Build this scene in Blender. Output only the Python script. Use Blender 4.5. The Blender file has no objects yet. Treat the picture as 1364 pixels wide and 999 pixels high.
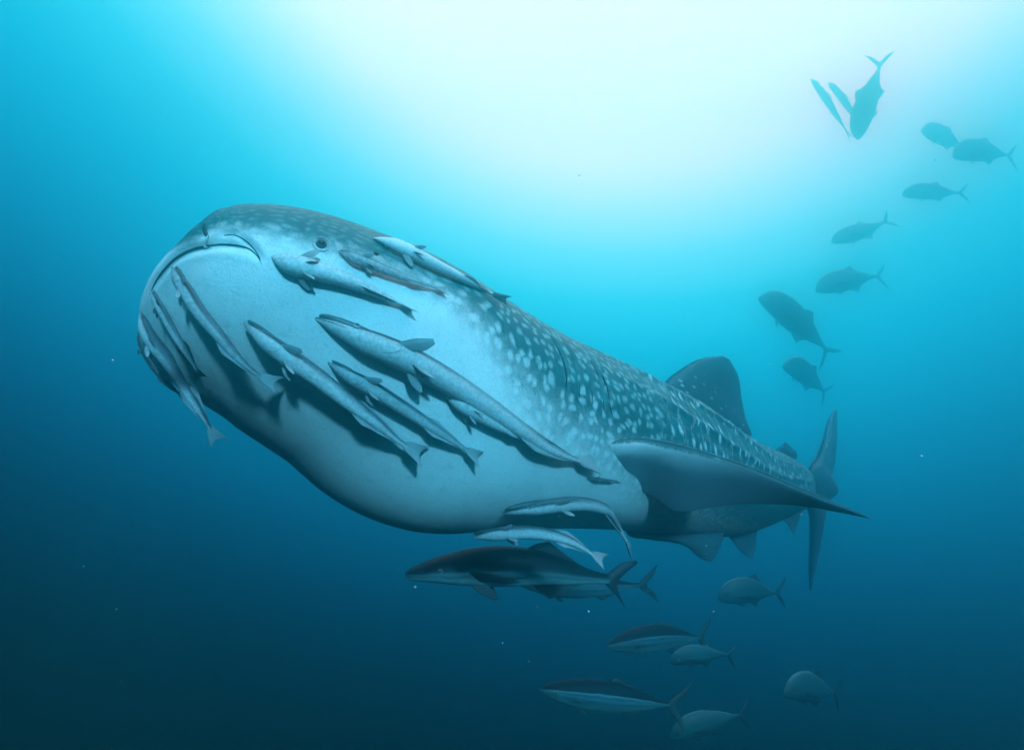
import bpy, math
import numpy as np
from mathutils import Vector
from mathutils.bvhtree import BVHTree

sc = bpy.context.scene
COL = sc.collection
rng = np.random.default_rng(7)

# ------------------------------------------------------------------ camera
FPX, CX, CY = 813.0, 682.0, 499.5          # focal length and centre in photograph pixels (1364 x 999)
PITCH = math.radians(10)
CP, SP = math.cos(PITCH), math.sin(PITCH)
cam_d = bpy.data.cameras.new('camera')
cam_d.sensor_width = 36.0
cam_d.lens = 36.0 * FPX / 1364.0
cam_d.clip_start, cam_d.clip_end = 0.05, 500
cam = bpy.data.objects.new('camera', cam_d)
COL.objects.link(cam)
cam.rotation_euler = (math.pi / 2 + PITCH, 0, 0)
sc.camera = cam

# ------------------------------------------------------------------ water light (world), sun, exposure
def lin(c):
    c = np.asarray(c, float) / 255.0
    return tuple(np.where(c <= 0.04045, c / 12.92, ((c + 0.055) / 1.055) ** 2.4))

WORLD_STRENGTH = 1.0
world = bpy.data.worlds.new('World')
sc.world = world
world.use_nodes = True
wn, wl = world.node_tree.nodes, world.node_tree.links
bg = wn['Background']
tc = wn.new('ShaderNodeTexCoord')
dot = wn.new('ShaderNodeVectorMath'); dot.operation = 'DOT_PRODUCT'
sep = wn.new('ShaderNodeSeparateXYZ'); wl.new(tc.outputs['Generated'], sep.inputs[0])
smx = wn.new('ShaderNodeMath'); smx.operation = 'SMOOTH_MAX'; smx.inputs[1].default_value = 0.40; smx.inputs[2].default_value = 0.45
wl.new(sep.outputs['Y'], smx.inputs[0])
cmb = wn.new('ShaderNodeCombineXYZ')
wl.new(sep.outputs['X'], cmb.inputs[0]); wl.new(smx.outputs[0], cmb.inputs[1]); wl.new(sep.outputs['Z'], cmb.inputs[2])
wl.new(cmb.outputs[0], dot.inputs[0])
dot.inputs[1].default_value = (0.152, 0.558, 0.909)      # daylight under water: bright towards the sunlit surface
add = wn.new('ShaderNodeMath'); add.operation = 'ADD'; add.inputs[1].default_value = -0.0304
wl.new(dot.outputs['Value'], add.inputs[0])
ramp = wn.new('ShaderNodeValToRGB')
STOPS = [(0.000, (0.000, 0.0000, 0.0002)),
         (0.060, (0.000, 0.0002, 0.0008)),
         (0.120, (0.000, 0.0005, 0.0023)),
         (0.180, (0.000, 0.0017, 0.0060)),
         (0.250, (0.000, 0.0050, 0.0156)),
         (0.320, (0.000, 0.0127, 0.0344)),
         (0.400, (0.000, 0.0307, 0.0751)),
         (0.480, (0.000, 0.0656, 0.1357)),
         (0.560, (0.000, 0.1234, 0.2207)),
         (0.640, (0.000, 0.2109, 0.3290)),
         (0.720, (0.000, 0.3297, 0.4477)),
         (0.780, (0.013, 0.4317, 0.5251)),
         (0.830, (0.110, 0.5272, 0.5912)),
         (0.870, (0.338, 0.6003, 0.6362)),
         (0.910, (0.670, 0.6637, 0.6574)),
         (0.950, (0.770, 0.6997, 0.6626)),
         (1.000, (0.774, 0.7041, 0.6585))]      # linear radiance
cr = ramp.color_ramp
while len(cr.elements) < len(STOPS):
    cr.elements.new(0.5)
for e, (p, c) in zip(cr.elements, STOPS):
    e.position = p
    e.color = (*c, 1)
wl.new(add.outputs[0], ramp.inputs[0])
wl.new(ramp.outputs['Color'], bg.inputs['Color'])
bg.inputs['Strength'].default_value = WORLD_STRENGTH

sun_d = bpy.data.lights.new('sun', 'SUN')
sun_d.energy = 2.3
sun_d.angle = math.radians(4.0)
sun_d.color = (0.12, 0.69, 1.0)              # daylight already filtered by the water above
sun = bpy.data.objects.new('sun', sun_d)
COL.objects.link(sun)
SUN_DIR = Vector((-0.23, 0.90, -0.33))       # direction the light travels
sun.rotation_euler = SUN_DIR.to_track_quat('-Z', 'Y').to_euler()

sc.view_settings.view_transform = 'Standard'
sc.view_settings.look = 'None'
sc.view_settings.exposure = 1.2
sc.view_settings.gamma = 1.0
sc.cycles.use_denoising = True
sc.cycles.volume_bounces = 4
sc.cycles.max_bounces = 6
sc.cycles.diffuse_bounces = 2
sc.cycles.glossy_bounces = 2

# ------------------------------------------------------------------ helpers
def P3(px, py, z):
    """a point seen at photograph pixel (px, py), z metres in front of the camera"""
    x = (px - CX) / FPX * z
    y = (CY - py) / FPX * z
    return np.array([x, z * CP - y * SP, z * SP + y * CP])

def ray(px, py):
    d = P3(px, py, 1.0)
    return d / np.linalg.norm(d)

def hermite(xs, ys, x):
    xs = np.asarray(xs, float); ys = np.asarray(ys, float)
    m = np.gradient(ys, xs, axis=0)
    i = np.clip(np.searchsorted(xs, x) - 1, 0, len(xs) - 2)
    h = xs[i + 1] - xs[i]; s = (x - xs[i]) / h
    if ys.ndim > 1:
        h = h[:, None]; s = s[:, None]
    return (2*s**3-3*s**2+1)*ys[i] + (s**3-2*s**2+s)*h*m[i] + (-2*s**3+3*s**2)*ys[i+1] + (s**3-s**2)*h*m[i+1]

def resample(pts, n):
    pts = np.asarray(pts, float)
    d = np.r_[0, np.cumsum(np.linalg.norm(np.diff(pts, axis=0), axis=1))]
    if len(pts) == 2:
        t = np.linspace(0, 1, n)[:, None]
        return pts[0] * (1 - t) + pts[1] * t
    return hermite(d, pts, np.linspace(0, d[-1], n))

def unit(v):
    v = np.asarray(v, float)
    return v / np.maximum(np.linalg.norm(v, axis=-1, keepdims=True), 1e-9)

def mesh_obj(name, V, Fc, mat, parent=None, attrs=None, smooth=True, origin=None):
    V = np.asarray(V, float)
    o = parent.location if parent is not None else None
    if origin is not None:
        off = np.asarray(origin, float)
    elif parent is not None:
        off = np.array(root_loc(parent))
    else:
        off = np.zeros(3)
    me = bpy.data.meshes.new(name)
    me.from_pydata((V - off).tolist(), [], [list(map(int, f)) for f in Fc])
    if attrs:
        for k, a in attrs.items():
            at = me.attributes.new(k, 'FLOAT', 'POINT')
            at.data.foreach_set('value', np.asarray(a, np.float32))
    if smooth:
        me.polygons.foreach_set('use_smooth', np.ones(len(me.polygons), bool))
    me.materials.append(mat)
    me.update()
    ob = bpy.data.objects.new(name, me)
    COL.objects.link(ob)
    if parent is not None:
        ob.parent = parent
    elif origin is not None:
        ob.location = origin
    return ob

LOC = {}
def root_loc(o):
    while o.parent is not None:
        o = o.parent
    return LOC[o.name]

def thing(name, label, cat, loc, group=None):
    o = bpy.data.objects.new(name, None)
    COL.objects.link(o)
    o.empty_display_size = 0.05
    o.location = tuple(loc)
    o['label'] = label
    o['category'] = cat
    if group:
        o['group'] = group
    LOC[o.name] = np.array(loc, float)
    return o

def grid_faces(n, m, wrap=True):
    i = np.arange(n - 1)[:, None]; j = np.arange(m if wrap else m - 1)[None]
    j2 = (j + 1) % m
    a = i * m + j; b = i * m + j2; c = (i + 1) * m + j2; d = (i + 1) * m + j
    return np.stack([a + 0*b, b + 0*a, c, d], -1).reshape(-1, 4)

def tube(name, pts, rad, mat, parent, n=24, m=8, taper=True):
    pts = resample(pts, n)
    T = unit(np.gradient(pts, axis=0))
    ref = np.array([0.3, 0.2, 1.0])
    A = unit(np.cross(T, ref)); B = np.cross(T, A)
    t = np.linspace(0, 1, n)
    r = rad * (np.clip(np.sin(np.pi * np.clip(t, 0.0, 1)), 0, 1) ** 0.5 if taper else 1 - 0 * t)
    r = np.maximum(r, rad * 0.08)
    ph = np.linspace(0, 2 * np.pi, m, endpoint=False)
    V = pts[:, None] + (A[:, None] * np.cos(ph)[None, :, None] + B[:, None] * np.sin(ph)[None, :, None]) * r[:, None, None]
    F = grid_faces(n, m).tolist() + [list(range(m))[::-1], list(range((n - 1) * m, n * m))]
    return mesh_obj(name, V.reshape(-1, 3), F, mat, parent)

def ellipsoid(name, c, ax, rad, mat, parent, n=10, m=16):
    th = np.linspace(0.02, np.pi - 0.02, n); ph = np.linspace(0, 2 * np.pi, m, endpoint=False)
    st, ct = np.sin(th)[:, None], np.cos(th)[:, None]
    X = st * np.cos(ph)[None]; Y = st * np.sin(ph)[None]; Z = ct + 0 * ph[None]
    V = np.asarray(c) + X[..., None] * ax[0] * rad[0] + Y[..., None] * ax[1] * rad[1] + Z[..., None] * ax[2] * rad[2]
    F = grid_faces(n, m).tolist() + [list(range(m))[::-1], list(range((n - 1) * m, n * m))]
    return mesh_obj(name, V.reshape(-1, 3), F, mat, parent)

def fin(name, A, B, thick, mat, parent, n=26, k=9, tips='end', wob=0.0, max_at=0.3):
    """a real fin: lofted between a leading edge A and a trailing edge B with a lens section"""
    A = resample(A, n); B = resample(B, n)
    mid = 0.5 * (A + B)
    nor = unit(np.cross(unit(np.gradient(mid, axis=0)), unit(B - A)))
    # keep normals consistent and smooth
    for i in range(1, n):
        if (nor[i] * nor[i - 1]).sum() < 0:
            nor[i] = -nor[i]
    v = np.linspace(0, 1, n)
    prof = (1 - v) ** 0.8 * 0.92 + 0.08 if tips == 'end' else np.sin(np.pi * v) ** 0.8 * 0.9 + 0.1
    if tips == 'root':
        prof = np.clip(v / 0.14, 0.05, 1) * ((1 - v) ** 0.8 * 0.92 + 0.08)
    c = (1 - np.cos(np.linspace(0, np.pi, k))) / 2
    p = math.log(0.5) / math.log(max_at)
    sec = np.sin(np.pi * c ** p) ** 0.7
    sec[0] = sec[-1] = 0
    base = A[:, None] * (1 - c)[None, :, None] + B[:, None] * c[None, :, None]
    if wob:
        base = base + nor[:, None] * (wob * np.sin(3.0 * np.pi * v)[:, None] * (c ** 1.5)[None])[..., None]
    off = nor[:, None] * (thick * 0.5 * prof[:, None] * sec[None])[..., None]
    top, bot = base + off, base - off
    V = np.concatenate([top.reshape(-1, 3), bot.reshape(-1, 3)])
    F = []
    g = grid_faces(n, k, False)
    F += g.tolist()
    F += (g[:, ::-1] + n * k).tolist()
    # stitch the open rims
    def rim(idx):
        for a, b in zip(idx[:-1], idx[1:]):
            F.append([a, a + n * k, b + n * k, b])
    rim([i * k for i in range(n)][::-1]); rim([i * k + k - 1 for i in range(n)])
    rim(list(range(k))); rim(list(range((n - 1) * k, n * k))[::-1])
    av = np.repeat(v, k); ac = np.tile(c, n)
    return mesh_obj(name, V, F, mat, parent, {'fv': np.r_[av, av], 'fc': np.r_[ac, ac]})

# ------------------------------------------------------------------ materials
class NT:
    def __init__(s, name):
        s.m = bpy.data.materials.new(name); s.m.use_nodes = True
        s.n, s.l = s.m.node_tree.nodes, s.m.node_tree.links
        s.b = s.n['Principled BSDF']
    def node(s, t, **kw):
        x = s.n.new(t)
        for k, v in kw.items():
            setattr(x, k, v)
        return x
    def put(s, sock, v):
        if hasattr(v, 'is_output'):
            s.l.new(v, sock)
        else:
            sock.default_value = v
    def math(s, op, a, b=None, c=None, clamp=False):
        x = s.node('ShaderNodeMath', operation=op, use_clamp=clamp)
        s.put(x.inputs[0], a)
        if b is not None: s.put(x.inputs[1], b)
        if c is not None: s.put(x.inputs[2], c)
        return x.outputs[0]
    def attr(s, name):
        return s.node('ShaderNodeAttribute', attribute_name=name).outputs['Fac']
    def ramp(s, f, stops, interp='LINEAR'):
        r = s.node('ShaderNodeValToRGB'); r.color_ramp.interpolation = interp
        while len(r.color_ramp.elements) < len(stops): r.color_ramp.elements.new(0.5)
        for e, (p, c) in zip(r.color_ramp.elements, stops):
            e.position = p
            if not hasattr(c, '__len__'): c = (c, c, c)
            e.color = (*c, 1)
        s.put(r.inputs[0], f)
        return r.outputs[0]
    def mix(s, f, a, b):
        x = s.node('ShaderNodeMix', data_type='RGBA')
        s.put(x.inputs[0], f)
        for sock, v in ((x.inputs[6], a), (x.inputs[7], b)):
            if not hasattr(v, 'is_output') and len(v) == 3: v = (*v, 1)
            s.put(sock, v)
        return x.outputs[2]
    def xyz(s, x, y, z=0.0):
        c = s.node('ShaderNodeCombineXYZ')
        s.put(c.inputs[0], x); s.put(c.inputs[1], y); s.put(c.inputs[2], z)
        return c.outputs[0]
    def noise(s, vec, scale, detail=3, rough=0.55):
        x = s.node('ShaderNodeTexNoise')
        s.put(x.inputs['Vector'], vec) if vec is not None else None
        x.inputs['Scale'].default_value = scale; x.inputs['Detail'].default_value = detail
        x.inputs['Roughness'].default_value = rough
        return x.outputs['Fac']
    def obj(s):
        return s.node('ShaderNodeTexCoord').outputs['Object']
    def sstep(s, v, a, b):
        x = s.node('ShaderNodeMapRange', interpolation_type='SMOOTHSTEP')
        s.put(x.inputs[0], v); x.inputs[1].default_value = a; x.inputs[2].default_value = b
        return x.outputs[0]
    def bump(s, h, strength, dist):
        x = s.node('ShaderNodeBump'); x.inputs['Strength'].default_value = strength
        x.inputs['Distance'].default_value = dist
        s.put(x.inputs['Height'], h)
        s.l.new(x.outputs[0], s.b.inputs['Normal'])
    def out(s, col, rough=0.5, spec=0.4):
        s.put(s.b.inputs['Base Color'], col if hasattr(col, 'is_output') else (*col, 1))
        s.put(s.b.inputs['Roughness'], rough)
        s.b.inputs['Specular IOR Level'].default_value = spec
        return s.m

def plain(name, c, rough=0.5, spec=0.4):
    t = NT(name)
    k = t.noise(t.obj(), 60, 3)
    c = np.array(c, float)
    return t.out(t.mix(k, tuple(c * 0.75), tuple(np.minimum(c * 1.2, 1))), rough, spec)

def spots(t, vec, scale, rnd, r0, r1):
    v = t.node('ShaderNodeTexVoronoi', voronoi_dimensions='2D', feature='F1')
    t.put(v.inputs['Vector'], vec)
    v.inputs['Scale'].default_value = scale
    v.inputs['Randomness'].default_value = rnd
    return t.sstep(v.outputs['Distance'], r1, r0)

def shark_skin():
    t = NT('shark_skin')
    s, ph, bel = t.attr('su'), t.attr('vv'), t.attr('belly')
    ob = t.obj()
    n1 = t.noise(ob, 7, 4); n2 = t.noise(ob, 30, 4); n3 = t.noise(ob, 140, 3); n4 = t.noise(ob, 190, 3, 0.7)
    # warped skin coordinates
    ws = t.math('ADD', s, t.math('MULTIPLY', t.math('SUBTRACT', n1, 0.5), 0.10))
    wv = t.math('ADD', ph, t.math('MULTIPLY', t.math('SUBTRACT', t.noise(ob, 5, 3), 0.5), 0.10))
    small = spots(t, t.xyz(ws, wv), 23.0, 0.75, 0.10, 0.44)
    tiny = spots(t, t.xyz(ws, wv), 36.0, 0.7, 0.08, 0.44)
    big = spots(t, t.xyz(t.math('MULTIPLY', ws, 1.35), t.math('MULTIPLY', wv, 0.80)), 9.0, 0.65, 0.07, 0.24)
    wb = t.math('ADD', ws, t.math('MULTIPLY', t.math('SUBTRACT', t.noise(ob, 11, 3), 0.5), 0.16))
    wr = t.math('ADD', wv, t.math('MULTIPLY', t.math('SUBTRACT', t.noise(ob, 9, 3), 0.5), 0.16))
    rear = t.sstep(s, 1.60, 1.85)
    head = t.sstep(s, 0.75, 0.5)
    # pale bars between the rows of spots on the trunk
    bar = t.math('ABSOLUTE', t.math('SUBTRACT', t.math('FRACT', t.math('MULTIPLY', wb, 10.5)), 0.5))
    bar = t.sstep(bar, 0.13, 0.03)
    rowl = t.math('ABSOLUTE', t.math('SUBTRACT', t.math('FRACT', t.math('MULTIPLY', wr, 8.0)), 0.5))
    rowl = t.math('MULTIPLY', t.sstep(rowl, 0.09, 0.02), 0.35)
    bar = t.math('MULTIPLY', t.math('MAXIMUM', bar, rowl), t.sstep(n2, 0.25, 0.6))
    fs = t.node('ShaderNodeMix'); t.put(fs.inputs[0], head); t.put(fs.inputs[2], small); t.put(fs.inputs[3], t.math('MULTIPLY', tiny, 0.42))
    front = fs.outputs[0]
    f2 = t.node('ShaderNodeMix'); t.put(f2.inputs[0], rear); t.put(f2.inputs[2], t.math('MULTIPLY', front, 0.48)); t.put(f2.inputs[3], big)
    spot = f2.outputs[0]
    dark = t.mix(n2, (0.006, 0.075, 0.084), (0.016, 0.135, 0.148))
    barc = t.mix(t.math('MULTIPLY', t.math('MULTIPLY', t.math('MULTIPLY', bar, t.sstep(t.math('ABSOLUTE', ph), 0.80, 0.60)), rear), 0.8), dark, (0.26, 0.34, 0.36))
    low = t.sstep(t.math('ABSOLUTE', ph), 0.80, 0.60)
    spot = t.math('MULTIPLY', spot, t.math('MAXIMUM', low, t.math('SUBTRACT', 1.0, rear)))
    back = t.mix(t.math('MULTIPLY', spot, t.sstep(n3, 0.15, 0.55)), barc, (0.40, 0.64, 0.66))
    # pale underside with fine grey stipple
    stip = t.sstep(n4, 0.50, 0.74)
    white = t.mix(t.math('MULTIPLY', stip, 0.6), (0.72, 0.74, 0.75), (0.36, 0.39, 0.41))
    white = t.mix(t.math('MULTIPLY', t.sstep(n1, 0.40, 0.75), 0.25), white, (0.40, 0.46, 0.50))
    blot = t.math('MULTIPLY', t.sstep(n2, 0.56, 0.74), t.sstep(n3, 0.35, 0.65))
    white = t.mix(t.math('MULTIPLY', blot, 0.45), white, (0.30, 0.36, 0.40))
    scr = t.sstep(t.noise(t.xyz(t.math('MULTIPLY', ws, 2.2), t.math('MULTIPLY', t.math('ADD', wv, t.math('MULTIPLY', s, 0.25)), 42.0)), 1.0, 2), 0.66, 0.72)
    white = t.mix(t.math('MULTIPLY', t.math('MULTIPLY', scr, t.sstep(n2, 0.45, 0.6)), 0.45), white, (0.34, 0.40, 0.44))
    # broken border between back and underside
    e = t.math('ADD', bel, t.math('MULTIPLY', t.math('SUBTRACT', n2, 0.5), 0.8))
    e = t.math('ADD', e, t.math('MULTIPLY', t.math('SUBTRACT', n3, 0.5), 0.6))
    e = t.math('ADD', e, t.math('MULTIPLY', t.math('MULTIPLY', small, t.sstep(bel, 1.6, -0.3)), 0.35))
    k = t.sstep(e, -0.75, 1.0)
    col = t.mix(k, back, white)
    h = t.math('ADD', t.math('MULTIPLY', n4, 0.5), t.math('MULTIPLY', n3, 0.7))
    fold = t.noise(t.xyz(t.math('MULTIPLY', s, 1.2), t.math('MULTIPLY', ph, 16.0)), 1.0, 4, 0.6)
    h = t.math('ADD', h, t.math('MULTIPLY', fold, 1.3))
    t.bump(h, 0.30, 0.005)
    return t.out(col, 0.55, 0.3)

def shark_fin_mat(name, under):
    t = NT(name)
    fv, fc = t.attr('fv'), t.attr('fc')
    ob = t.obj()
    n1 = t.noise(ob, 9, 4); n3 = t.noise(ob, 120, 3)
    sp = spots(t, t.xyz(t.math('MULTIPLY', fv, 1.0), t.math('MULTIPLY', fc, 0.7)), 9.0, 0.8, 0.05, 0.16)
    base = t.mix(n1, (0.020, 0.060, 0.074), (0.045, 0.100, 0.118))
    base = t.mix(t.math('MULTIPLY', sp, t.sstep(fv, 0.75, 0.1)), base, (0.36, 0.42, 0.45))
    if under:
        pale = t.mix(t.sstep(n3, 0.5, 0.8), (0.66, 0.69, 0.70), (0.46, 0.50, 0.53))
        e1 = t.math('MULTIPLY', t.sstep(t.math('ADD', fc, t.math('MULTIPLY', t.math('SUBTRACT', n1, 0.5), 0.3)), 0.42, 0.05), t.math('MULTIPLY', t.sstep(fv, 0.75, 0.10), 0.8))  # lit leading band fading to shade, painted into the underside
        e2 = t.sstep(t.math('ADD', fv, t.math('MULTIPLY', fc, 0.12)), 0.15, 0.02)
        pale = t.mix(t.math('MAXIMUM', e1, e2), (0.085, 0.125, 0.15), pale)
        base = t.mix(t.sstep(t.math('ADD', fc, t.math('MULTIPLY', t.math('SUBTRACT', n3, 0.5), 0.10)), 0.02, 0.06), base, pale)
    t.bump(n3, 0.2, 0.004)
    return t.out(base, 0.5, 0.35)

def fish_skin(name, stops, mottled=0.25, rough=0.38, spec=0.5, stripe=None, metal=0.0):
    t = NT(name)
    s, ph = t.attr('su'), t.attr('ph')
    ob = t.obj()
    n1 = t.noise(ob, 25, 4); n2 = t.noise(ob, 120, 3)
    f = t.math('ADD', ph, t.math('MULTIPLY', t.math('SUBTRACT', n1, 0.5), 0.06))
    col = t.ramp(f, stops)
    if stripe:
        p0, w0, c0, s1 = stripe
        d = t.math('ABSOLUTE', t.math('SUBTRACT', f, p0))
        m = t.math('MULTIPLY', t.sstep(d, w0, w0 * 0.5), t.sstep(s, s1, s1 * 0.35))
        col = t.mix(m, col, c0)
    dk = t.node('ShaderNodeMix', data_type='RGBA', blend_type='MULTIPLY')
    t.put(dk.inputs[0], mottled); t.put(dk.inputs[6], col)
    t.put(dk.inputs[7], t.ramp(n2, [(0.3, 0.45), (0.7, 1.25)]))
    # scales
    v = t.node('ShaderNodeTexVoronoi', voronoi_dimensions='2D', feature='DISTANCE_TO_EDGE')
    t.put(v.inputs['Vector'], t.xyz(t.math('MULTIPLY', s, 1.6), ph)); v.inputs['Scale'].default_value = 55
    t.bump(t.math('ADD', t.sstep(v.outputs['Distance'], 0.0, 0.08), n2), 0.12, 0.002)
    t.b.inputs['Metallic'].default_value = metal
    return t.out(dk.outputs[2], rough, spec)

def fin_skin(name, c, edge):
    t = NT(name)
    fv, fc = t.attr('fv'), t.attr('fc')
    w = t.math('SINE', t.math('MULTIPLY', t.math('ADD', fc, t.math('MULTIPLY', t.noise(t.obj(), 20), 0.05)), 80.0))
    col = t.mix(t.sstep(fv, 0.1, 1.0), c, edge)
    col = t.mix(t.math('MULTIPLY', t.sstep(w, -0.2, 0.9), 0.35), col, tuple(np.array(c) * 0.5))
    t.bump(w, 0.3, 0.002)
    return t.out(col, 0.45, 0.4)

M = {
    'skin': shark_skin(),
    'sfin': shark_fin_mat('shark_fin_skin', False),
    'spec': shark_fin_mat('shark_pectoral_skin', True),
    'dark': plain('dark_fold', (0.010, 0.016, 0.020), 0.7, 0.2),  # shade inside slits and creases, put in as near-black colour
    'lid': plain('eye_ring_skin', (0.34, 0.38, 0.41), 0.5),
    'eye': plain('eye_black', (0.006, 0.008, 0.010), 0.15, 0.6),
    'iris': plain('eye_pale', (0.22, 0.26, 0.28), 0.25, 0.6),
    'pale': plain('pale_skin', (0.72, 0.74, 0.74), 0.5),
    'lip': plain('lip_skin', (0.05, 0.075, 0.09), 0.45),
    'remora': fish_skin('remora_skin', [(0, (.05, .065, .08)), (.34, (.09, .11, .13)), (.46, (.22, .26, .29)), (.58, (.42, .46, .49)), (1, (.58, .61, .63))],
                        0.6, rough=0.5, spec=0.3, stripe=(0.45, 0.085, (0.03, 0.042, 0.052), 0.45)),
    'remora_pale': fish_skin('pale_remora_skin', [(0, (.26, .29, .31)), (.4, (.36, .39, .41)), (.6, (.50, .53, .55)), (1, (.62, .64, .65))],
                             0.3, stripe=(0.45, 0.06, (0.08, 0.10, 0.12), 0.3)),
    'remora_grey': fish_skin('grey_remora_skin', [(0, (.06, .075, .09)), (.36, (.12, .145, .165)), (.50, (.26, .30, .33)), (.66, (.34, .38, .41)), (1, (.44, .47, .49))],
                             0.75, rough=0.5, spec=0.3, stripe=(0.44, 0.10, (0.022, 0.032, 0.04), 0.75)),
    'remora_dark': fish_skin('dark_remora_skin', [(0, (.02, .026, .032)), (.5, (.04, .05, .06)), (1, (.09, .11, .12))], 0.3),
    'remora_fin': fin_skin('remora_fin_skin', (.22, .25, .27), (.34, .37, .40)),
    'remora_dfin': fin_skin('remora_dark_fin_skin', (.05, .065, .08), (.08, .10, .12)),
    'black_fin': fin_skin('black_fin_skin', (.012, .014, .016), (.02, .024, .03)),
    'cobia': fish_skin('cobia_skin', [(0, (0.002, .006, .009)), (.42, (0.003, .011, .015)), (.48, (0.017, .045, .05)), (.53, (0.083, .18, .19)), (.58, (0.039, .09, .10)), (.66, (0.121, .26, .27)), (1, (0.275, .54, .55))],
                       0.3, rough=0.6, spec=0.2),
    'cobia_fin': fin_skin('cobia_fin_skin', (.014, .02, .026), (.02, .03, .036)),
    'runner': fish_skin('runner_skin', [(0, (.002, .010, .014)), (.37, (.004, .016, .022)), (.40, (.09, .26, .31)), (.435, (.015, .05, .06)), (.49, (.05, .16, .18)), (.54, (.02, .07, .08)), (.66, (.05, .14, .15)), (1, (.09, .22, .23))],
                        0.45, rough=0.6, spec=0.12),
    'runner_fin': fin_skin('runner_fin_skin', (0.017, .045, .046), (0.025, .060, .058)),
    'jack': fish_skin('jack_skin', [(0, (0.071, .30, .31)), (.05, (0.044, .19, .20)), (.13, (0.019, .09, .10)), (.3, (0.015, .075, .085)), (.46, (0.013, .065, .075)), (.49, (0.033, .145, .155)), (.52, (0.013, .065, .072)), (.8, (0.017, .08, .09)), (1, (0.071, .29, .30))], 0.95, rough=0.5, spec=0.25, metal=0.0),  # pale line on the back paints in the rim lit from above
    'jack_fin': fin_skin('jack_fin_skin', (0.017, .042, .05), (0.008, .022, .028)),
}

# ------------------------------------------------------------------ the whale shark
ST_U = [0, .03, .07, .12, .17, .28, .40, .52, .64, .76, .88, 1.0]
ST_C = [(213.6, 369.3, 1.74, 0.15), (236.4, 388.8, 1.75, 0.227), (279.5, 406.6, 1.78, 0.291), (361.4, 433.0, 1.83, 0.345), (449.3, 466.9, 1.9, 0.38), (573.9, 526.1, 2.08, 0.401),
        (692.9, 564.6, 2.32, 0.388), (803.9, 594.5, 2.65, 0.367), (897.6, 619.1, 3.1, 0.337), (973.5, 643.4, 3.6, 0.288), (1031.8, 647.8, 4.15, 0.228), (1068.2, 650.8, 4.6, 0.162)]
ST_W = [1.341, 1.386, 1.315, 1.322, 1.217, 1.12, 1.016, 0.966, 0.941, 0.899, 0.798, 0.693]
ST_T = [0.546, 0.58, 0.626, 0.718, 0.795, 0.884, 0.937, 0.982, 1.01, 0.995, 0.99, 0.987]
ST_B = [0.522, 0.649, 0.765, 0.818, 0.91, 1.12, 1.001, 0.951, 1.016, 1.058, 1.031, 1.0]
NS, MS = 460, 216
u = np.linspace(0.0, 1, NS) ** 1.45
cen = hermite(ST_U, np.array([P3(a, b, c) for a, b, c, _ in ST_C]), u)
Tn = unit(np.gradient(cen, axis=0))
# the tangent of the fit is taken on a coarser spine: keep it smooth
R = hermite(ST_U, [c[3] for c in ST_C], u)
capt = np.clip(u / .055, 0.0006, 1)
capf = (1 - (1 - capt) ** 2.6) ** (1 / 2.6)
tail_cap = np.clip((1 - u) / 0.02, 0, 1) ** 0.5
W = R * hermite(ST_U, ST_W, u) * capf * np.maximum(tail_cap, 0.25)
HT = R * hermite(ST_U, ST_T, u) * capf ** .9 * np.maximum(tail_cap, 0.25)
HB = R * hermite(ST_U, ST_B, u) * capf ** .9 * np.maximum(tail_cap, 0.25)
def soften(a_, n_=21):
    k_ = np.hanning(n_ + 2)[1:-1]; k_ /= k_.sum()
    b_ = np.convolve(np.r_[np.full(n_ // 2, a_[0]), a_, np.full(n_ // 2, a_[-1])], k_, 'valid')
    m_ = np.clip((u - 0.02) / 0.03, 0, 1) * np.clip((0.95 - u) / 0.03, 0, 1)
    return a_ * (1 - m_) + b_ * m_
W, HT, HB = soften(W), soften(HT), soften(HB)
f = -Tn
l0 = unit(np.cross([0, 0, 1.0], f)); d0 = np.cross(f, l0)
roll = np.radians(np.interp(u, [0, .3, .5, .64, .8, 1], [20, 18, 8, -6, -12, -12]))[:, None]
l2 = l0 * np.cos(roll) + d0 * np.sin(roll)
d2 = d0 * np.cos(roll) - l0 * np.sin(roll)
phi = np.linspace(-np.pi, np.pi, MS, endpoint=False)          # 0 = back, +90 deg = left flank
cs, sn = np.cos(phi), np.sin(phi)
ridge = 1 + 0 * u[:, None] * phi[None]
for ph0, amp in ((0.0, .05), (0.36, .035), (0.80, .045), (1.22, .035)):
    for sg in (-1, 1):
        ridge += amp * np.exp(-((phi[None] - sg * ph0) / 0.055) ** 2) * np.clip((u[:, None] - .40) / .12, 0, 1) * np.clip((1.0 - u[:, None]) / .1, 0, 1) * (0.5 if ph0 == 0 else 1)
hh = np.where(cs[None] > 0, HT[:, None], HB[:, None])
SV = cen[:, None] + l2[:, None] * (W[:, None] * sn[None] * ridge)[..., None] + d2[:, None] * (hh * cs[None] * ridge)[..., None]
arc = np.r_[0, np.cumsum(np.linalg.norm(np.diff(cen, axis=0), axis=1))]
SF = grid_faces(NS, MS)

def shark_bvh(V):
    return BVHTree.FromPolygons(V.reshape(-1, 3).tolist(), SF.tolist())

bvh = shark_bvh(SV)
def hit(px, py):
    r = ray(px, py)
    loc, nor, idx, dist = bvh.ray_cast(Vector((0, 0, 0)), Vector(r))
    if loc is None:
        return None
    n = np.array(nor)
    if (n * r).sum() > 0: n = -n
    return np.array(loc), n, idx // MS, idx % MS, r

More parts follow.
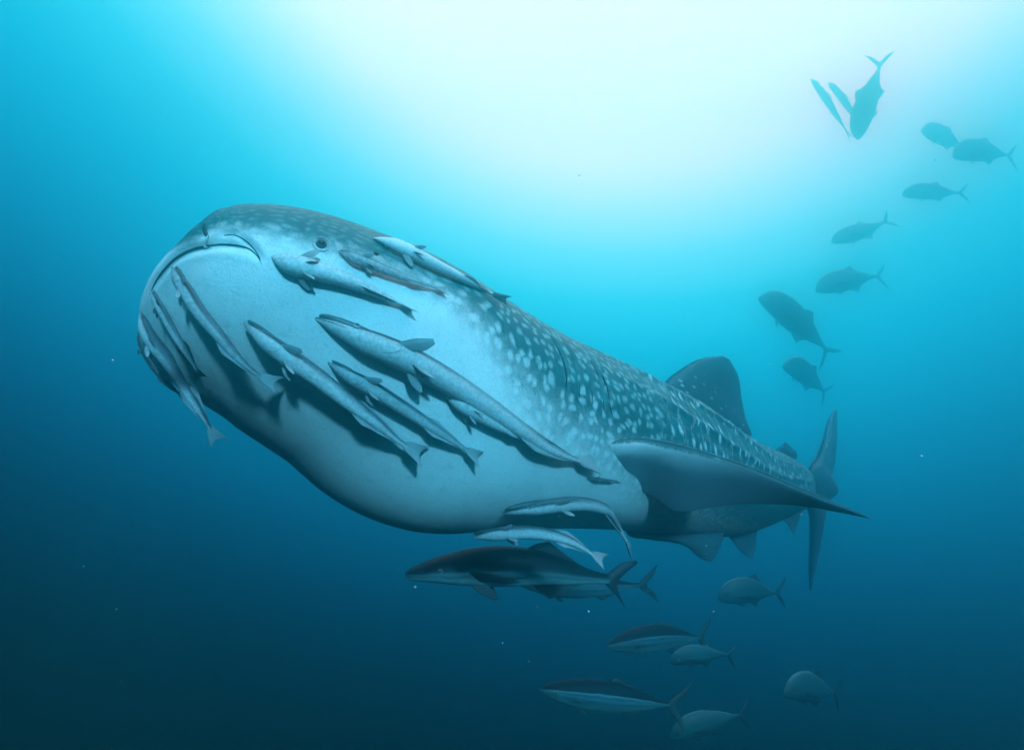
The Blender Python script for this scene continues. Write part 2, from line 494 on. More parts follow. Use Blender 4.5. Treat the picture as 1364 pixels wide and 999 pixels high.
# border between dark back and pale underside, traced on the skin up to the pectoral fin (u -> angle from the back)
bx = []
for px, py in [(250, 330), (275, 309), (300, 304), (345, 313), (395, 322), (440, 338), (500, 351), (560, 372), (610, 398), (650, 440), (690, 505), (740, 555), (800, 590)]:
    h = hit(px, py)
    if h is not None:
        bx.append((u[h[2]], abs(phi[h[3]])))
bx.sort()
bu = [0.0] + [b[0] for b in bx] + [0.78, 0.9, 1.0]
bp = [bx[0][1]] + [b[1] for b in bx] + [2.75, 2.85, 2.8]  # behind the fin, shade on the pale belly is painted as dark skin
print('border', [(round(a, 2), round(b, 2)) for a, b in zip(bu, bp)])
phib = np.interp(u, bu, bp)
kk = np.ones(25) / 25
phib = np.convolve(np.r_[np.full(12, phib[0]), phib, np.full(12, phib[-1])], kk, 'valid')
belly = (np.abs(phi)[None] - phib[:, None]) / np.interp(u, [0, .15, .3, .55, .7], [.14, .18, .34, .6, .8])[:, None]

# creases: mouth, labial fold, gills pressed into the skin on both sides
nrm = np.cross(np.gradient(SV, axis=0), np.gradient(SV, axis=1))
nrm = unit(nrm)
outw = ((SV - cen[:, None]) * nrm).sum(-1, keepdims=True)
nrm = np.where(outw < 0, -nrm, nrm)
def trace(pix):
    left, right = [], []
    for px, py in pix:
        h = hit(px, py)
        if h is None: continue
        left.append(h[0])
        i, j = h[2], h[3]
        left_ij = SV[i, j]
        right.append(SV[i, (MS - j) % MS] + (h[0] - left_ij) * 0)
    return np.array(left), np.array(right)
def crease(pts, width, depth, lip=0.0):
    q = resample(pts, 60)
    lo, hi = q.min(0) - 4 * width, q.max(0) + 4 * width
    sel = np.all((SV > lo) & (SV < hi), axis=-1)
    ii, jj = np.nonzero(sel)
    d = np.sqrt(((SV[ii, jj][:, None] - q[None]) ** 2).sum(-1))
    m = d.min(1); e = np.clip(np.minimum(d.argmin(1), 59 - d.argmin(1)) / 10.0, 0, 1)
    disp = (-depth * np.exp(-(m / width) ** 2) + lip * np.exp(-((m - 1.9 * width) / width) ** 2)) * e
    SV[ii, jj] += nrm[ii, jj] * disp[:, None]

MOUTH = [(349, 354), (343, 341), (330, 331), (315, 327), (297, 326), (277, 328), (255, 333), (236, 343), (221, 357), (208, 375), (198, 396)]
FOLD = [(286, 320), (297, 314), (310, 313), (324, 319), (336, 329), (344, 340), (348, 350)]
GILLS = [[(733, 447), (746, 470), (754, 495), (755, 522)], [(751, 457), (765, 481), (772, 508), (772, 536)], [(769, 467), (783, 492), (789, 520), (789, 547)],
         [(784, 476), (797, 500), (803, 526), (805, 552)], [(795, 484), (807, 512), (812, 538), (817, 557)]]
mouth_l, mouth_r = trace(MOUTH)
fold_l, fold_r = trace(FOLD)
gill_lr = [trace(g) for g in GILLS]
crease(mouth_l, 0.011, 0.011, 0.003); crease(mouth_r, 0.011, 0.011, 0.003)
crease(fold_l, 0.007, 0.009, 0.003); crease(fold_r, 0.007, 0.009, 0.003)
for a, b in gill_lr:
    crease(a, 0.010, 0.012, 0.006); crease(b, 0.010, 0.012, 0.006)
bvh = shark_bvh(SV)

shark = thing('whale_shark', 'huge spotted whale shark with pale belly, swimming with remoras clinging to it', 'whale shark', cen[NS // 3])
su = np.repeat(arc, MS)
vv = (phi[None] * (0.40 + 0 * u[:, None])).reshape(-1)
apex = list(range(MS))[::-1]
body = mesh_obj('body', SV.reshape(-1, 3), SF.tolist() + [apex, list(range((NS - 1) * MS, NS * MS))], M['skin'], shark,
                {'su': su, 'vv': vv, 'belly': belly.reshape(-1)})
nq = nrm
def on(pix, lift=0.0):
    out = []
    for px, py in pix:
        h = hit(px, py)
        if h is not None: out.append(h[0] + h[1] * lift)
    return np.array(out)

def mirror(i, j):
    return SV[i, (MS - j) % MS], nrm[i, (MS - j) % MS]

ml = on(MOUTH, 0.0005)
tube('mouth', np.r_[ml, ], 0.0032, M['dark'], shark, n=50)
tube('lip_fold', on(FOLD, -0.001), 0.0017, M['dark'], shark, n=40)
for k, g in enumerate(GILLS):
    tube('gill_slit', on(g, -0.002), 0.0040 if k in (0, 4) else 0.0022, M['dark'], shark, n=30)
for a, b in gill_lr:
    tube('gill_slit', b - 0, 0.0035, M['dark'], shark, n=30)
tube('nostril', on([(272, 297), (272, 304), (274, 311), (278, 318)], -0.001), 0.006, M['dark'], shark)
tube('nasal_barbel', on([(280, 315), (278, 319), (275, 324), (276, 329), (279, 328)], 0.006), 0.0032, M['pale'], shark)

def eye_at(P, n, side):
    t1 = unit(np.cross(n, [0, 0, 1.0])); t2 = np.cross(n, t1)
    ph = np.linspace(0, 2 * np.pi, 40)
    e = ellipsoid('eye', P + n * 0.001, (t1, t2, n), (0.0135, 0.0135, 0.009), M['lip'], shark)
    ellipsoid('pupil', P + n * 0.0055, (t1, t2, n), (0.0095, 0.0095, 0.007), M['eye'], e)
    for rr, w_ in ((0.0200, 0.0013),):
        pts = P + (t1[None] * np.cos(ph)[:, None] + t2[None] * np.sin(ph)[:, None]) * rr + n * 0.0005
        tube('eye_ring', pts, w_, M['lid'], shark, n=40, m=8, taper=False)
h = hit(428, 325); eye_at(h[0], h[1], 1)
P_, n_ = mirror(h[2], h[3]); eye_at(P_, n_, -1)
h = hit(501, 338)
t1 = unit(np.cross(h[1], [0, 0, 1.0])); t2 = np.cross(h[1], t1)
ellipsoid('spiracle', h[0] - h[1] * 0.004, (t1, t2, h[1]), (0.011, 0.009, 0.006), M['dark'], shark)

def px3(L):
    return np.array([P3(*p) for p in L])

def zhit(px, py, d):
    return (px, py, float(hit(px, py)[0] @ np.array([0, CP, SP])) + d)
zb = zhit(850, 590, 0)[2]
A = [zhit(785, 594, .04), zhit(820, 585, .012), (850, 584, zb - .012)] + [(x_, y_, zb + d_) for x_, y_, d_ in ((900, 592, .03), (950, 606, .05), (1000, 623, .04), (1050, 644, .02), (1100, 665, .0), (1140, 681, -.01), (1160, 690, -.01))]
B = [zhit(795, 640, .035), zhit(838, 650, -.005), zhit(870, 663, -.05)] + [(x_, y_, zb + d_) for x_, y_, d_ in ((900, 680, .15), (935, 675, .15), (975, 670, .13), (1020, 672, .10), (1068, 677, .06), (1112, 684, .02), (1161, 691, -.01))]
fin('pectoral_fin', px3(A), px3(B), 0.065, M['spec'], shark, n=60, k=17, max_at=0.14, tips='root', wob=0.012)
A = [(830, 690, 2.85), (836, 712, 2.85), (860, 717, 2.88), (890, 720, 2.92), (915, 728, 2.98), (934, 744, 3.05), (946, 748, 3.08)]
B = [(965, 690, 3.2), (964, 712, 3.2), (962, 722, 3.18), (960, 727, 3.16), (957, 733, 3.14), (953, 741, 3.10), (948, 748, 3.09)]
fin('pectoral_fin', px3(A), px3(B), 0.06, M['sfin'], shark, n=40, k=13)
zx = lambda x: 3.15 + (x - 885) * 0.0058
A = [(x, y, zx(x)) for x, y in [(876, 530), (888, 507), (905, 493), (925, 481), (945, 475.5), (962, 474)]]
B = [(x, y, zx(x)) for x, y in [(968, 585), (1001, 578), (993, 556), (988, 532), (984, 503), (972, 479)]]
fin('dorsal_fin', px3(A), px3(B), 0.09, M['sfin'], shark, n=40, k=13)
A = [(1020, 606, 4.0), (1036, 597, 4.05), (1046, 589, 4.1)]; B = [(1056, 618, 4.25), (1061, 610, 4.25), (1049, 590, 4.15)]
fin('second_dorsal_fin', px3(A), px3(B), 0.03, M['sfin'], shark, n=16)
A = [(1112, 545, 5.1), (1104, 560, 5.0), (1098, 585, 4.85), (1090, 608, 4.70), (1076, 630, 4.5), (1070, 655, 4.5), (1082, 682, 4.55), (1083, 715, 4.65), (1080, 755, 4.75), (1079, 786, 4.85)]
B = [(1115, 546, 5.15), (1115, 575, 5.15), (1113, 610, 5.1), (1110, 638, 5.0), (1117, 653, 4.95), (1104, 668, 4.9), (1098, 690, 4.9), (1093, 715, 4.9), (1086, 752, 4.9), (1081, 786, 4.9)]
fin('tail_fin', px3(A), px3(B), 0.10, M['sfin'], shark, n=60, k=11, tips='both')
A = [(960, 700, 3.55), (972, 716, 3.56), (985, 732, 3.6), (998, 743, 3.65)]; B = [(1012, 690, 3.85), (1008, 712, 3.82), (1006, 730, 3.75), (1003, 742, 3.68)]
fin('pelvic_fin', px3(A), px3(B), 0.035, M['sfin'], shark, n=20)
A = [(1036, 688, 4.1), (1048, 697, 4.12), (1057, 711, 4.16)]; B = [(1070, 676, 4.3), (1064, 692, 4.25), (1058, 712, 4.18)]
fin('anal_fin', px3(A), px3(B), 0.025, M['sfin'], shark, n=16)

# ------------------------------------------------------------------ fishes
def fish(name, label, cat, pts, D, sp, group, size=1.0, mat=None, finmat=None, hi=True):
    pts = np.asarray(pts, float)
    n, m = (64, 36) if hi else (44, 24)
    sg = np.linspace(0, 1, n)
    spine = resample(pts, 220)
    ss = np.linspace(0, 1, 220)
    L = np.linalg.norm(np.diff(spine, axis=0), axis=1).sum()
    T = unit(np.gradient(spine, axis=0))
    D = np.asarray(D, float)
    if D.ndim == 1: D = np.repeat(D[None], 220, 0)
    else: D = unit(np.stack([np.interp(ss, np.linspace(0, 1, len(D)), D[:, k]) for k in range(3)], 1))
    Lt = unit(np.cross(D, T)); Dv = np.cross(T, Lt)
    def fr(s):
        s = np.atleast_1d(np.asarray(s, float)); sc_ = np.clip(s, 0, 1)
        g = lambda X: np.stack([np.interp(sc_, ss, X[:, k]) for k in range(3)], -1)
        c = g(spine) + g(T) * ((s - sc_) * L)[:, None]
        return c, g(T), g(Dv), g(Lt)
    pr = np.array(sp['prof'], float)
    def prof(s):
        return [np.maximum(hermite(pr[:, 0], pr[:, k], np.clip(s, 0, pr[-1, 0])), 0.001) * size for k in (1, 2, 3)]
    def surf(s, ph, lift=0.0):
        s = np.atleast_1d(np.asarray(s, float)); ph = np.atleast_1d(np.asarray(ph, float)) + 0 * s
        c, t_, d_, l_ = fr(s); tp, bt, w_ = prof(s)
        hgt = np.where(np.cos(ph) > 0, tp, bt)
        e = sp.get('sq', 1.0)
        x = np.sign(np.sin(ph)) * np.abs(np.sin(ph)) ** e * w_; y = np.sign(np.cos(ph)) * np.abs(np.cos(ph)) ** e * hgt
        p = c + (l_ * x[:, None] + d_ * y[:, None]) * L
        nn = unit(l_ * (np.sin(ph) / np.maximum(w_, 1e-4))[:, None] + d_ * (np.cos(ph) / np.maximum(hgt, 1e-4))[:, None])
        return p + nn * lift * L, nn
    root = thing(name, label, cat, spine[100], group)
    sb = sp['end'] * (1 - np.cos(np.pi * np.linspace(0, 1, n) ** 0.85)) / 2
    ph = np.linspace(0, 2 * np.pi, m, endpoint=False)
    SS, PH = np.meshgrid(sb, ph, indexing='ij')
    V, _ = surf(SS.ravel(), PH.ravel())
    Fc = grid_faces(n, m).tolist() + [list(range(m))[::-1], list(range((n - 1) * m, n * m))]
    apn = np.abs(np.where(PH > np.pi, PH - 2 * np.pi, PH)).ravel() / np.pi
    mesh_obj('body', V, Fc, mat or sp['mat'], root, {'su': SS.ravel(), 'ph': apn})
    fm = finmat or sp['fin']
    pf = (min(1.1, max(0.6, size)) ** 0.7) * (0.82 if sp is REMORA else 1.0)
    def med(L2):   # median plane (s, h) -> 3D, h in fractions of the length
        L2 = np.array(L2, float); c, t_, d_, l_ = fr(L2[:, 0])
        return c + d_ * (L2[:, 1] * L * size)[:, None]
    for nm, a, b, th in sp['median']:
        fin(nm, med(a), med(b), th * L, fm, root, n=22 if hi else 14, k=7, tips='both' if nm == 'tail_fin' else 'end')
    for nm, s0, ph0, a, b, th in sp['paired']:
        for sd in (1, -1):
            P0, _ = surf(s0, sd * ph0); c, t_, d_, l_ = fr(s0)
            def loc(q): return np.array([P0[0] + (t_[0] * x + d_[0] * y + l_[0] * sd * z) * L * pf for x, y, z in q])
            fin(nm, loc(a), loc(b), th * L, sp.get('pfin', fm), root, n=16, k=6)
    es, ep, er = sp['eye']
    for sd in (1, -1):
        p, nn = surf(es, sd * ep)
        t1 = unit(np.cross(nn[0], [0.1, 0.2, 1.0])); t2 = np.cross(nn[0], t1)
        e = ellipsoid('eye', p[0], (t1, t2, nn[0]), (er * L, er * L, er * L * .55), sp.get('iris', M['iris']), root, 8, 12)
        ellipsoid('pupil', p[0] + nn[0] * er * L * .3, (t1, t2, nn[0]), (er * L * .68, er * L * .68, er * L * .42), M['eye'], e, 8, 12)
    if hi:
        ms, mp = sp['mouth']
        sq = np.r_[np.linspace(ms, 0.003, 12), np.linspace(0.003, ms, 12)]
        pq = np.r_[np.full(12, mp), np.full(12, -mp)]
        pt, _ = surf(sq, pq, 0.0002)
        tube('mouth', pt, 0.0011 * L, M['dark'], root, n=40, m=6)
        gs = sp['gill']
        for sd in (1, -1):
            a_ = np.linspace(0.40, 0.92, 14) * np.pi
            pt, _ = surf(gs + 0.03 * np.sin(np.linspace(0, np.pi, 14)) - 0.02 * np.linspace(0, 1, 14), sd * a_, -0.0004)
            tube('gill_opening', pt, 0.0008 * L, M['dark'], root, n=26, m=6)
    if sp.get('sucker'):
        c, t_, d_, l_ = fr(0.10); tp, bt, w_ = prof(np.array([0.10]))
        sk = ellipsoid('sucker', c[0] + d_[0] * tp[0] * L * 0.92, (t_[0], l_[0], d_[0]), (0.095 * L, w_[0] * L * .75, 0.012 * L), M['lip'], root, 8, 18)
    return root

REMORA = dict(
    prof=[(0, .003, .004, .006), (.012, .006, .009, .011), (.04, .013, .020, .025), (.08, .021, .034, .039), (.13, .031, .050, .054), (.19, .037, .056, .058), (.28, .042, .056, .054), (.40, .043, .051, .047), (.55, .040, .044, .038), (.70, .030, .031, .026), (.82, .017, .017, .014), (.90, .013, .013, .008)],
    end=.90, mat=M['remora'], fin=M['remora_fin'], sq=.95, sucker=True, eye=(.092, 1.30, .0100), mouth=(.075, 2.0), gill=.175,
    median=[('dorsal_fin', [(.56, .030), (.62, .054), (.66, .060)], [(.86, .012), (.80, .028), (.70, .048)], .012),
            ('anal_fin', [(.56, -.030), (.62, -.055), (.66, -.061)], [(.86, -.012), (.80, -.028), (.70, -.049)], .012),
            ('tail_fin', [(1.0, .062), (.95, .046), (.88, .016), (.87, 0), (.88, -.016), (.95, -.046), (1.0, -.062)], [(1.003, .058), (.985, .035), (.975, .012), (.973, 0), (.975, -.012), (.985, -.035), (1.003, -.058)], .012)],
    paired=[('pectoral_fin', .19, 1.45, [(-.012, .0, -.01), (.05, .006, .05), (.105, .012, .078)], [(.05, -.02, -.01), (.10, -.012, .025), (.122, .004, .062)], .012),
            ('pelvic_fin', .235, 2.7, [(-.01, .01, 0), (.04, -.03, .02), (.09, -.040, .03)], [(.03, .01, 0), (.075, -.008, .010), (.096, -.032, .024)], .010)])
COBIA = dict(
    prof=[(0, .006, .010, .014), (.015, .016, .024, .030), (.05, .030, .034, .048), (.10, .046, .044, .060), (.17, .062, .058, .072), (.26, .078, .072, .078), (.38, .088, .080, .076), (.50, .085, .076, .066), (.62, .070, .062, .050), (.74, .046, .042, .030), (.84, .026, .024, .016), (.90, .020, .020, .010)],
    end=.90, mat=M['cobia'], fin=M['cobia_fin'], sq=.95, eye=(.145, 1.42, .0105), mouth=(.10, 1.85), gill=.25,
    median=[('dorsal_fin', [(.50, .075), (.55, .105), (.60, .122)], [(.82, .025), (.75, .048), (.66, .088)], .012),
            ('anal_fin', [(.54, -.060), (.60, -.100), (.645, -.118)], [(.82, -.022), (.76, -.046), (.685, -.098)], .012),
            ('tail_fin', [(1.02, .098), (.965, .085), (.89, .024), (.87, 0), (.89, -.024), (.95, -.068), (1.0, -.112)], [(1.03, .086), (.985, .045), (.955, .012), (.945, -.005), (.945, -.025), (.97, -.070), (1.002, -.112)], .014)],
    paired=[('pectoral_fin', .28, 1.72, [(-.02, .016, -.004), (.10, .006, .05), (.22, -.008, .06)], [(.03, -.03, -.004), (.10, -.028, .035), (.215, -.014, .056)], .010),
            ('pelvic_fin', .27, 2.75, [(-.01, .01, 0), (.05, -.035, .02), (.10, -.058, .03)], [(.055, .01, 0), (.10, -.022, .015), (.115, -.052, .026)], .010)],
    pfin=M['cobia_fin'])
RUNNER = dict(
    prof=[(0, .006, .008, .008), (.02, .016, .020, .020), (.06, .034, .038, .036), (.13, .058, .060, .052), (.22, .080, .078, .062), (.34, .097, .088, .066), (.46, .098, .084, .062), (.60, .080, .066, .046), (.72, .050, .044, .028), (.82, .020, .020, .014), (.87, .014, .014, .009)],
    end=.87, mat=M['runner'], fin=M['runner_fin'], eye=(.10, 1.42, .013), mouth=(.055, 1.9), gill=.20,
    median=[('dorsal_fin', [(.42, .090), (.47, .122), (.49, .128)], [(.80, .022), (.68, .062), (.52, .108)], .008),
            ('anal_fin', [(.54, -.070), (.58, -.098), (.60, -.104)], [(.80, -.020), (.70, -.050), (.62, -.090)], .008),
            ('tail_fin', [(1.0, .155), (.95, .105), (.86, .020), (.845, 0), (.86, -.020), (.95, -.105), (1.0, -.155)], [(1.006, .155), (.975, .075), (.925, .018), (.915, 0), (.925, -.018), (.975, -.075), (1.006, -.155)], .012)],
    paired=[('pectoral_fin', .215, 1.72, [(-.01, .004, 0), (.04, .0, .020), (.085, -.008, .030)], [(.015, -.022, 0), (.05, -.018, .014), (.088, -.010, .028)], .008),
            ('pelvic_fin', .26, 2.8, [(-.01, .01, 0), (.03, -.025, .01), (.06, -.034, .014)], [(.025, .01, 0), (.05, -.012, .008), (.065, -.030, .012)], .007)])
JACK = dict(
    prof=[(0, .018, .016, .012), (.02, .050, .032, .026), (.06, .098, .058, .042), (.12, .138, .086, .056), (.20, .166, .110, .066), (.30, .180, .126, .070), (.42, .174, .128, .066), (.55, .138, .104, .052), (.68, .082, .064, .034), (.78, .034, .030, .018), (.85, .015, .015, .012)],
    end=.85, iris=M['eye'], mat=M['jack'], fin=M['jack_fin'], eye=(.088, 1.20, .021), mouth=(.07, 1.95), gill=.24,
    median=[('dorsal_fin', [(.43, .160), (.48, .192), (.545, .214)], [(.80, .020), (.62, .106), (.555, .182)], .010),
            ('anal_fin', [(.46, -.115), (.50, -.146), (.57, -.176)], [(.80, -.018), (.64, -.076), (.575, -.140)], .010),
            ('tail_fin', [(1.0, .190), (.94, .120), (.85, .020), (.83, 0), (.85, -.020), (.94, -.120), (1.0, -.190)], [(1.008, .188), (.965, .085), (.915, .020), (.905, 0), (.915, -.020), (.965, -.085), (1.008, -.188)], .014)],
    paired=[('pectoral_fin', .26, 1.75, [(-.01, .012, 0), (.08, .004, .03), (.20, -.045, .04)], [(.02, -.03, 0), (.09, -.032, .022), (.195, -.055, .036)], .008),
            ('pelvic_fin', .27, 2.85, [(-.01, .01, 0), (.03, -.03, .01), (.065, -.045, .014)], [(.03, .01, 0), (.055, -.016, .008), (.07, -.042, .012)], .008)])

CAMF = np.array([0, CP, SP]); CAMU = np.array([0, -SP, CP]); CAMR = np.array([1.0, 0, 0])

def clinging(pix, gaps, alpha, label, thick, side=1, **kw):
    """a remora over the shark's skin: every spine point keeps its clearance from the skin"""
    zs, ns = [], []
    pr = np.array(REMORA['prof']); pl = np.r_[0, np.cumsum(np.hypot(*np.diff(np.array(pix, float), axis=0).T))]
    for k, (px, py) in enumerate(pix):
        h = hit(px, py)
        sk = pl[k] / pl[-1]
        g = np.interp(sk, np.linspace(0, 1, len(gaps)), gaps)
        if h is None:
            zs.append(np.nan); ns.append(None); continue
        g = g + thick * 0.5 / FPX * float(h[0] @ CAMF) * np.interp(sk, pr[:, 0], pr[:, 3]) / pr[:, 3].max()
        cosn = max(0.65, -(h[1] * h[4]).sum())
        zs.append(float((h[0] - h[4] * g / cosn) @ CAMF)); ns.append(h[1])
    zs = np.array(zs); idx = np.arange(len(zs)); ok = ~np.isnan(zs)
    if ok.sum() >= 2:
        zf = np.polyval(np.polyfit(idx[ok], zs[ok], 1 if ok.sum() < 4 else 2), idx)
        if not ok.all(): zf[~ok] = np.polyval(np.polyfit(idx[ok], zs[ok], 1), idx[~ok])
        zs = np.where(ok, 0.5 * zf + 0.5 * np.where(ok, zs, 0), zf)
    pts = np.array([P3(px, py, z) for (px, py), z in zip(pix, zs)])
    L3 = np.linalg.norm(np.diff(pts, axis=0), axis=1).sum()
    size = thick / FPX * float(pts[1] @ CAMF) / (0.112 * L3)
    n0 = [n for n in ns if n is not None]
    n0 = unit(np.mean(n0[:3], axis=0)) if n0 else -CAMF
    ax = np.array([pix[-1][0] - pix[0][0], -(pix[-1][1] - pix[0][1])], float); ax /= np.linalg.norm(ax)
    perp = (CAMR * -ax[1] + CAMU * ax[0]) * side           # image-plane direction across the fish
    D = unit(-n0 * math.cos(math.radians(alpha)) + perp * math.sin(math.radians(alpha)))
    return fish('remora', label, 'remora', pts, D, REMORA, 'remoras travelling with the whale shark', size, **kw)

clinging([(229, 356), (248, 385), (268, 418), (292, 447), (318, 478), (346, 501), (372, 513)], [.012, .035, .045], 50, 'slender remora hanging beside the corner of the shark\'s mouth, casting a broad shadow', 22, mat=M['remora_grey'])
clinging([(201, 387), (215, 412), (230, 440), (244, 464), (255, 482), (268, 505)], [.008, .02, .03], 55, 'thin remora with a black tail fin on the shark\'s chin', 14, mat=M['remora_grey'], finmat=M['black_fin'])
clinging([(187, 415), (202, 450), (225, 481), (247, 517), (268, 551), (281, 572), (292, 590)], [.004, .015, .03], 55, 'remora at the edge of the shark\'s chin, its tail hanging clear in open water', 22)
clinging([(362, 342), (382, 350), (410, 358), (457, 372), (510, 394), (554, 415)], [-.004, .0, .01], 8, 'remora pressed flat below the shark\'s eye, both chest fins spread', 28)
clinging([(451, 335), (470, 343), (492, 351), (525, 364), (562, 377), (596, 388)], [.004, .01, .012], 50, 'small remora just behind the shark\'s eye, under the spiracle', 15, mat=M['remora_grey'])
clinging([(497, 317), (520, 324), (550, 338), (585, 356), (617, 372), (650, 389), (679, 401)], [.004, .012, .02], 25, 'pale remora stretched along the top edge of the shark\'s head', 19, mat=M['remora_pale'])
clinging([(324, 430), (350, 449), (384, 474), (420, 500), (462, 533), (500, 562), (532, 588), (566, 608)], [.012, .02, .03], 42, 'long remora on the shark\'s throat with dark eye stripe and dark shadow beneath', 30)
clinging([(420, 424), (450, 437), (487, 453), (537, 474), (587, 501), (640, 535), (690, 570), (735, 600), (770, 613), (797, 617)], [-.01, -.005, .0, .005, .01], 38, 'largest pale remora, stretched along the shark\'s throat to its gills', 39)
clinging([(437, 483), (462, 498), (495, 516), (537, 543), (575, 568), (612, 593), (641, 612)], [-.005, .005, .02], 45, 'short remora below the largest one, tail fin spread over the pale throat', 24, mat=M['remora_grey'])
clinging([(592, 525), (612, 537), (637, 552), (665, 568), (690, 581), (712, 597)], [.004, .01, .02], 20, 'remora half hidden behind the tail of the largest remora', 20)
clinging([(670, 684), (700, 678), (735, 672), (770, 670), (800, 676), (818, 692), (832, 716), (842, 738)], [.01, .015, .05], 45, 'remora under the shark\'s belly with its tail bent sharply downwards', 24)
clinging([(782, 637), (795, 638), (811, 640), (827, 640)], [.002, .004, .004], 30, 'tiny dark-edged remora in front of the shark\'s pectoral fin', 6, mat=M['remora_dark'])
zb = 1.98
fish('remora', 'pale remora swimming free between the shark\'s belly and the dark cobia', 'remora',
     [P3(630, 716, zb), P3(660, 710, zb), P3(695, 708, zb), P3(732, 712, zb + .02), P3(765, 723, zb + .03), P3(788, 737, zb + .04), P3(807, 748, zb + .05)],
     unit(CAMU * 0.85 + CAMF * 0.5), REMORA, 'remoras travelling with the whale shark', 0.98)
fish('remora', 'dark remora showing only as a fringe behind the shark\'s chin', 'remora',
     [P3(186, 434, 1.93), P3(192, 462, 1.93), P3(206, 489, 1.94), P3(226, 513, 1.95), P3(251, 534, 1.97)],
     unit(CAMR * 0.8 + CAMF * 0.6), REMORA, 'remoras travelling with the whale shark', 0.9, mat=M['remora_dark'], finmat=M['remora_dfin'])  # dark skin and fins stand in for shade behind the chin

def free(name, label, cat, pix, z0, z1, sp, group, tilt=0.0, size=1.0, hi=False, **kw):
    n = len(pix)
    pts = [P3(px, py, z0 + (z1 - z0) * k / (n - 1)) for k, (px, py) in enumerate(pix)]
    ax = np.array([pix[-1][0] - pix[0][0], -(pix[-1][1] - pix[0][1])], float); ax /= np.linalg.norm(ax)
    perp = CAMR * -ax[1] + CAMU * ax[0]
    if perp[2] < 0 and abs(ax[0]) > 0.35: perp = -perp
    D = unit(perp + CAMF * tilt)
    return fish(name, label, cat, pts, D, sp, group, size, hi=hi, **kw)

free('cobia', 'big dark cobia with pale belly band, cruising just under the shark', 'cobia',
     [(540, 764), (600, 758), (660, 755), (720, 758), (770, 766), (808, 771), (838, 775)], 2.42, 2.58, COBIA, None, 0.10, 1.0, True)
G2 = 'striped runners below the shark'
free('rainbow_runner', 'striped runner fish with an upright tail, partly behind a jack', 'runner fish', [(807, 860), (850, 853), (890, 850), (925, 849), (947, 848)], 3.8, 4.05, RUNNER, G2, 0.1, 1.15, True)
free('rainbow_runner', 'long striped runner fish with a widely forked yellowish tail', 'runner fish', [(717, 917), (760, 922), (810, 929), (860, 935), (890, 938), (916, 941)], 3.0, 3.12, RUNNER, G2, 0.1, 1.0, True)
free('rainbow_runner', 'runner fish mostly hidden behind the cobia\'s tail', 'runner fish', [(690, 776), (750, 781), (800, 782), (850, 779), (876, 777)], 3.2, 3.3, RUNNER, G2, 0.1, .85, True)
G3 = 'silver jacks following the shark'
J = [
    ([(1081, 106), (1099, 130), (1114, 154), (1125, 171), (1134, 186)], 11.32, 11.46, .9, .62, 'slim jack in the tight trio near the bright surface, head turned up'),
    ([(1104, 111), (1118, 126), (1132, 146), (1146, 164), (1154, 176)], 11.73, 12.00, .9, .70, 'jack half hidden behind the head-down jack of the trio'),
    ([(1143, 186), (1149, 162), (1157, 134), (1166, 106), (1171, 90), (1172, 72)], 10.23, 10.37, .5, .72, 'jack diving head down with its tail straight up'),
    ([(1228, 174), (1243, 178), (1260, 185), (1278, 194), (1290, 200)], 11.32, 11.73, .1, .95, 'jack whose tail is covered by a darker deep-bodied jack'),
    ([(1270, 209), (1290, 203), (1312, 203), (1335, 206), (1354, 210)], 10.09, 10.37, .1, .95, 'deep-bodied jack with steep forehead, overlapping the jack behind it'),
    ([(1202, 260), (1225, 257), (1250, 257), (1275, 257), (1290, 257)], 10.64, 10.64, .1, .82, 'level jack swimming alone with a wide forked tail'),
    ([(1108, 323), (1130, 315), (1152, 308), (1172, 299), (1189, 291)], 10.78, 10.91, .3, .80, 'slender jack angled nose down, tail lifted'),
    ([(1087, 388), (1110, 379), (1135, 374), (1160, 369), (1181, 368)], 9.55, 9.68, .1, .92, 'jack with bright lit back just behind the two blunt-headed ones'),
    ([(1011, 397), (1034, 408), (1060, 429), (1084, 450), (1101, 467), (1106, 480)], 7.91, 8.26, .1, .85, 'large blunt-headed jack climbing towards the light, tail bent down'),
    ([(1043, 488), (1059, 491), (1077, 504), (1093, 517), (1103, 527)], 8.18, 8.73, .1, .88, 'small jack turned half towards the viewer beside the shark\'s tail'),
    ([(957, 798), (978, 791), (1004, 788), (1028, 789), (1046, 789)], 4.2, 4.32, .05, 1.08, 'round-bodied jack with pale lower jaw beneath the shark\'s pelvic fins'),
    ([(893, 882), (915, 875), (940, 873), (965, 872), (980, 873)], 3.5, 3.58, .05, .86, 'jack swimming in front of a striped runner fish'),
    ([(1045, 925), (1064, 917), (1085, 919), (1106, 921), (1120, 924)], 4.3, 4.6, .05, 1.0, 'stocky jack facing obliquely outward in the dark water'),
    ([(894, 983), (920, 970), (950, 961), (980, 953), (998, 950)], 3.6, 3.68, .05, .92, 'lowest jack, rising behind the forked yellowish tail'),
]
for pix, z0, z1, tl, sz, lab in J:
    free('jack', lab, 'jack', pix, z0, z1, JACK, G3, tl, sz, True)

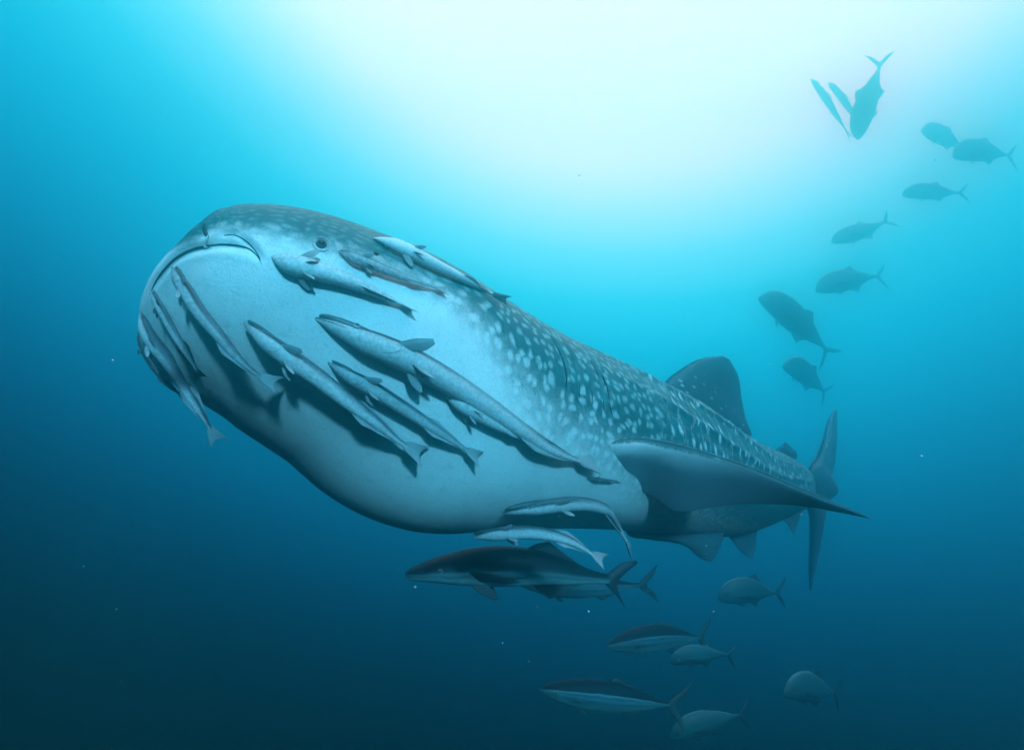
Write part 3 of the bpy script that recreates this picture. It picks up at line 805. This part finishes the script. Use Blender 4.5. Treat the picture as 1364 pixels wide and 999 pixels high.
# ------------------------------------------------------------------ drifting specks
ico = np.array([(1, 0, 0), (-1, 0, 0), (0, 1, 0), (0, -1, 0), (0, 0, 1), (0, 0, -1)], float)
icf = np.array([(0, 2, 4), (2, 1, 4), (1, 3, 4), (3, 0, 4), (2, 0, 5), (1, 2, 5), (3, 1, 5), (0, 3, 5)])
NP = 2600
pc = np.stack([rng.uniform(-5.5, 5.5, NP), rng.uniform(1.6, 6.5, NP), rng.uniform(-3.5, 4.5, NP)], 1)
rs = np.minimum(rng.lognormal(math.log(0.0021), 0.45, NP), 0.0055)
V = (pc[:, None] + ico[None] * rs[:, None, None] * rng.uniform(.6, 1.4, (NP, 6, 1))).reshape(-1, 3)
Fc = (icf[None] + (np.arange(NP) * 6)[:, None, None]).reshape(-1, 3)
sp_ = mesh_obj('plankton', V, Fc.tolist(), plain('plankton_pale', (0.75, 0.8, 0.8), 0.6), None, origin=(0, 3, 0))
sp_['kind'] = 'stuff'; sp_['label'] = 'tiny pale specks drifting in the blue water'; sp_['category'] = 'plankton'

# ------------------------------------------------------------------ the body of water
t = NT('sea_water')
for nd in list(t.n):
    if nd.type != 'OUTPUT_MATERIAL': t.n.remove(nd)
pv = t.n.new('ShaderNodeVolumePrincipled')
pv.inputs['Color'].default_value = (0.13, 0.90, 0.96, 1)
pv.inputs['Absorption Color'].default_value = (0.40, 0.0, 0.0, 1)
pv.inputs['Density'].default_value = 0.19
pv.inputs['Anisotropy'].default_value = 0.965
t.l.new(pv.outputs[0], [n for n in t.n if n.type == 'OUTPUT_MATERIAL'][0].inputs['Volume'])
lo, hi_ = np.array([-9.3, -0.6, -5.2]), np.array([11.5, 13.5, 9.0])
V = np.array([[(lo, hi_)[a][0], (lo, hi_)[b][1], (lo, hi_)[c][2]] for a in (0, 1) for b in (0, 1) for c in (0, 1)])
hz = mesh_obj('haze', V, [(0, 1, 3, 2), (4, 6, 7, 5), (0, 4, 5, 1), (2, 3, 7, 6), (0, 2, 6, 4), (1, 5, 7, 3)], t.m, None, smooth=False)
hz['kind'] = 'stuff'; hz['label'] = 'clear blue sea water filling the whole scene'; hz['category'] = 'haze'
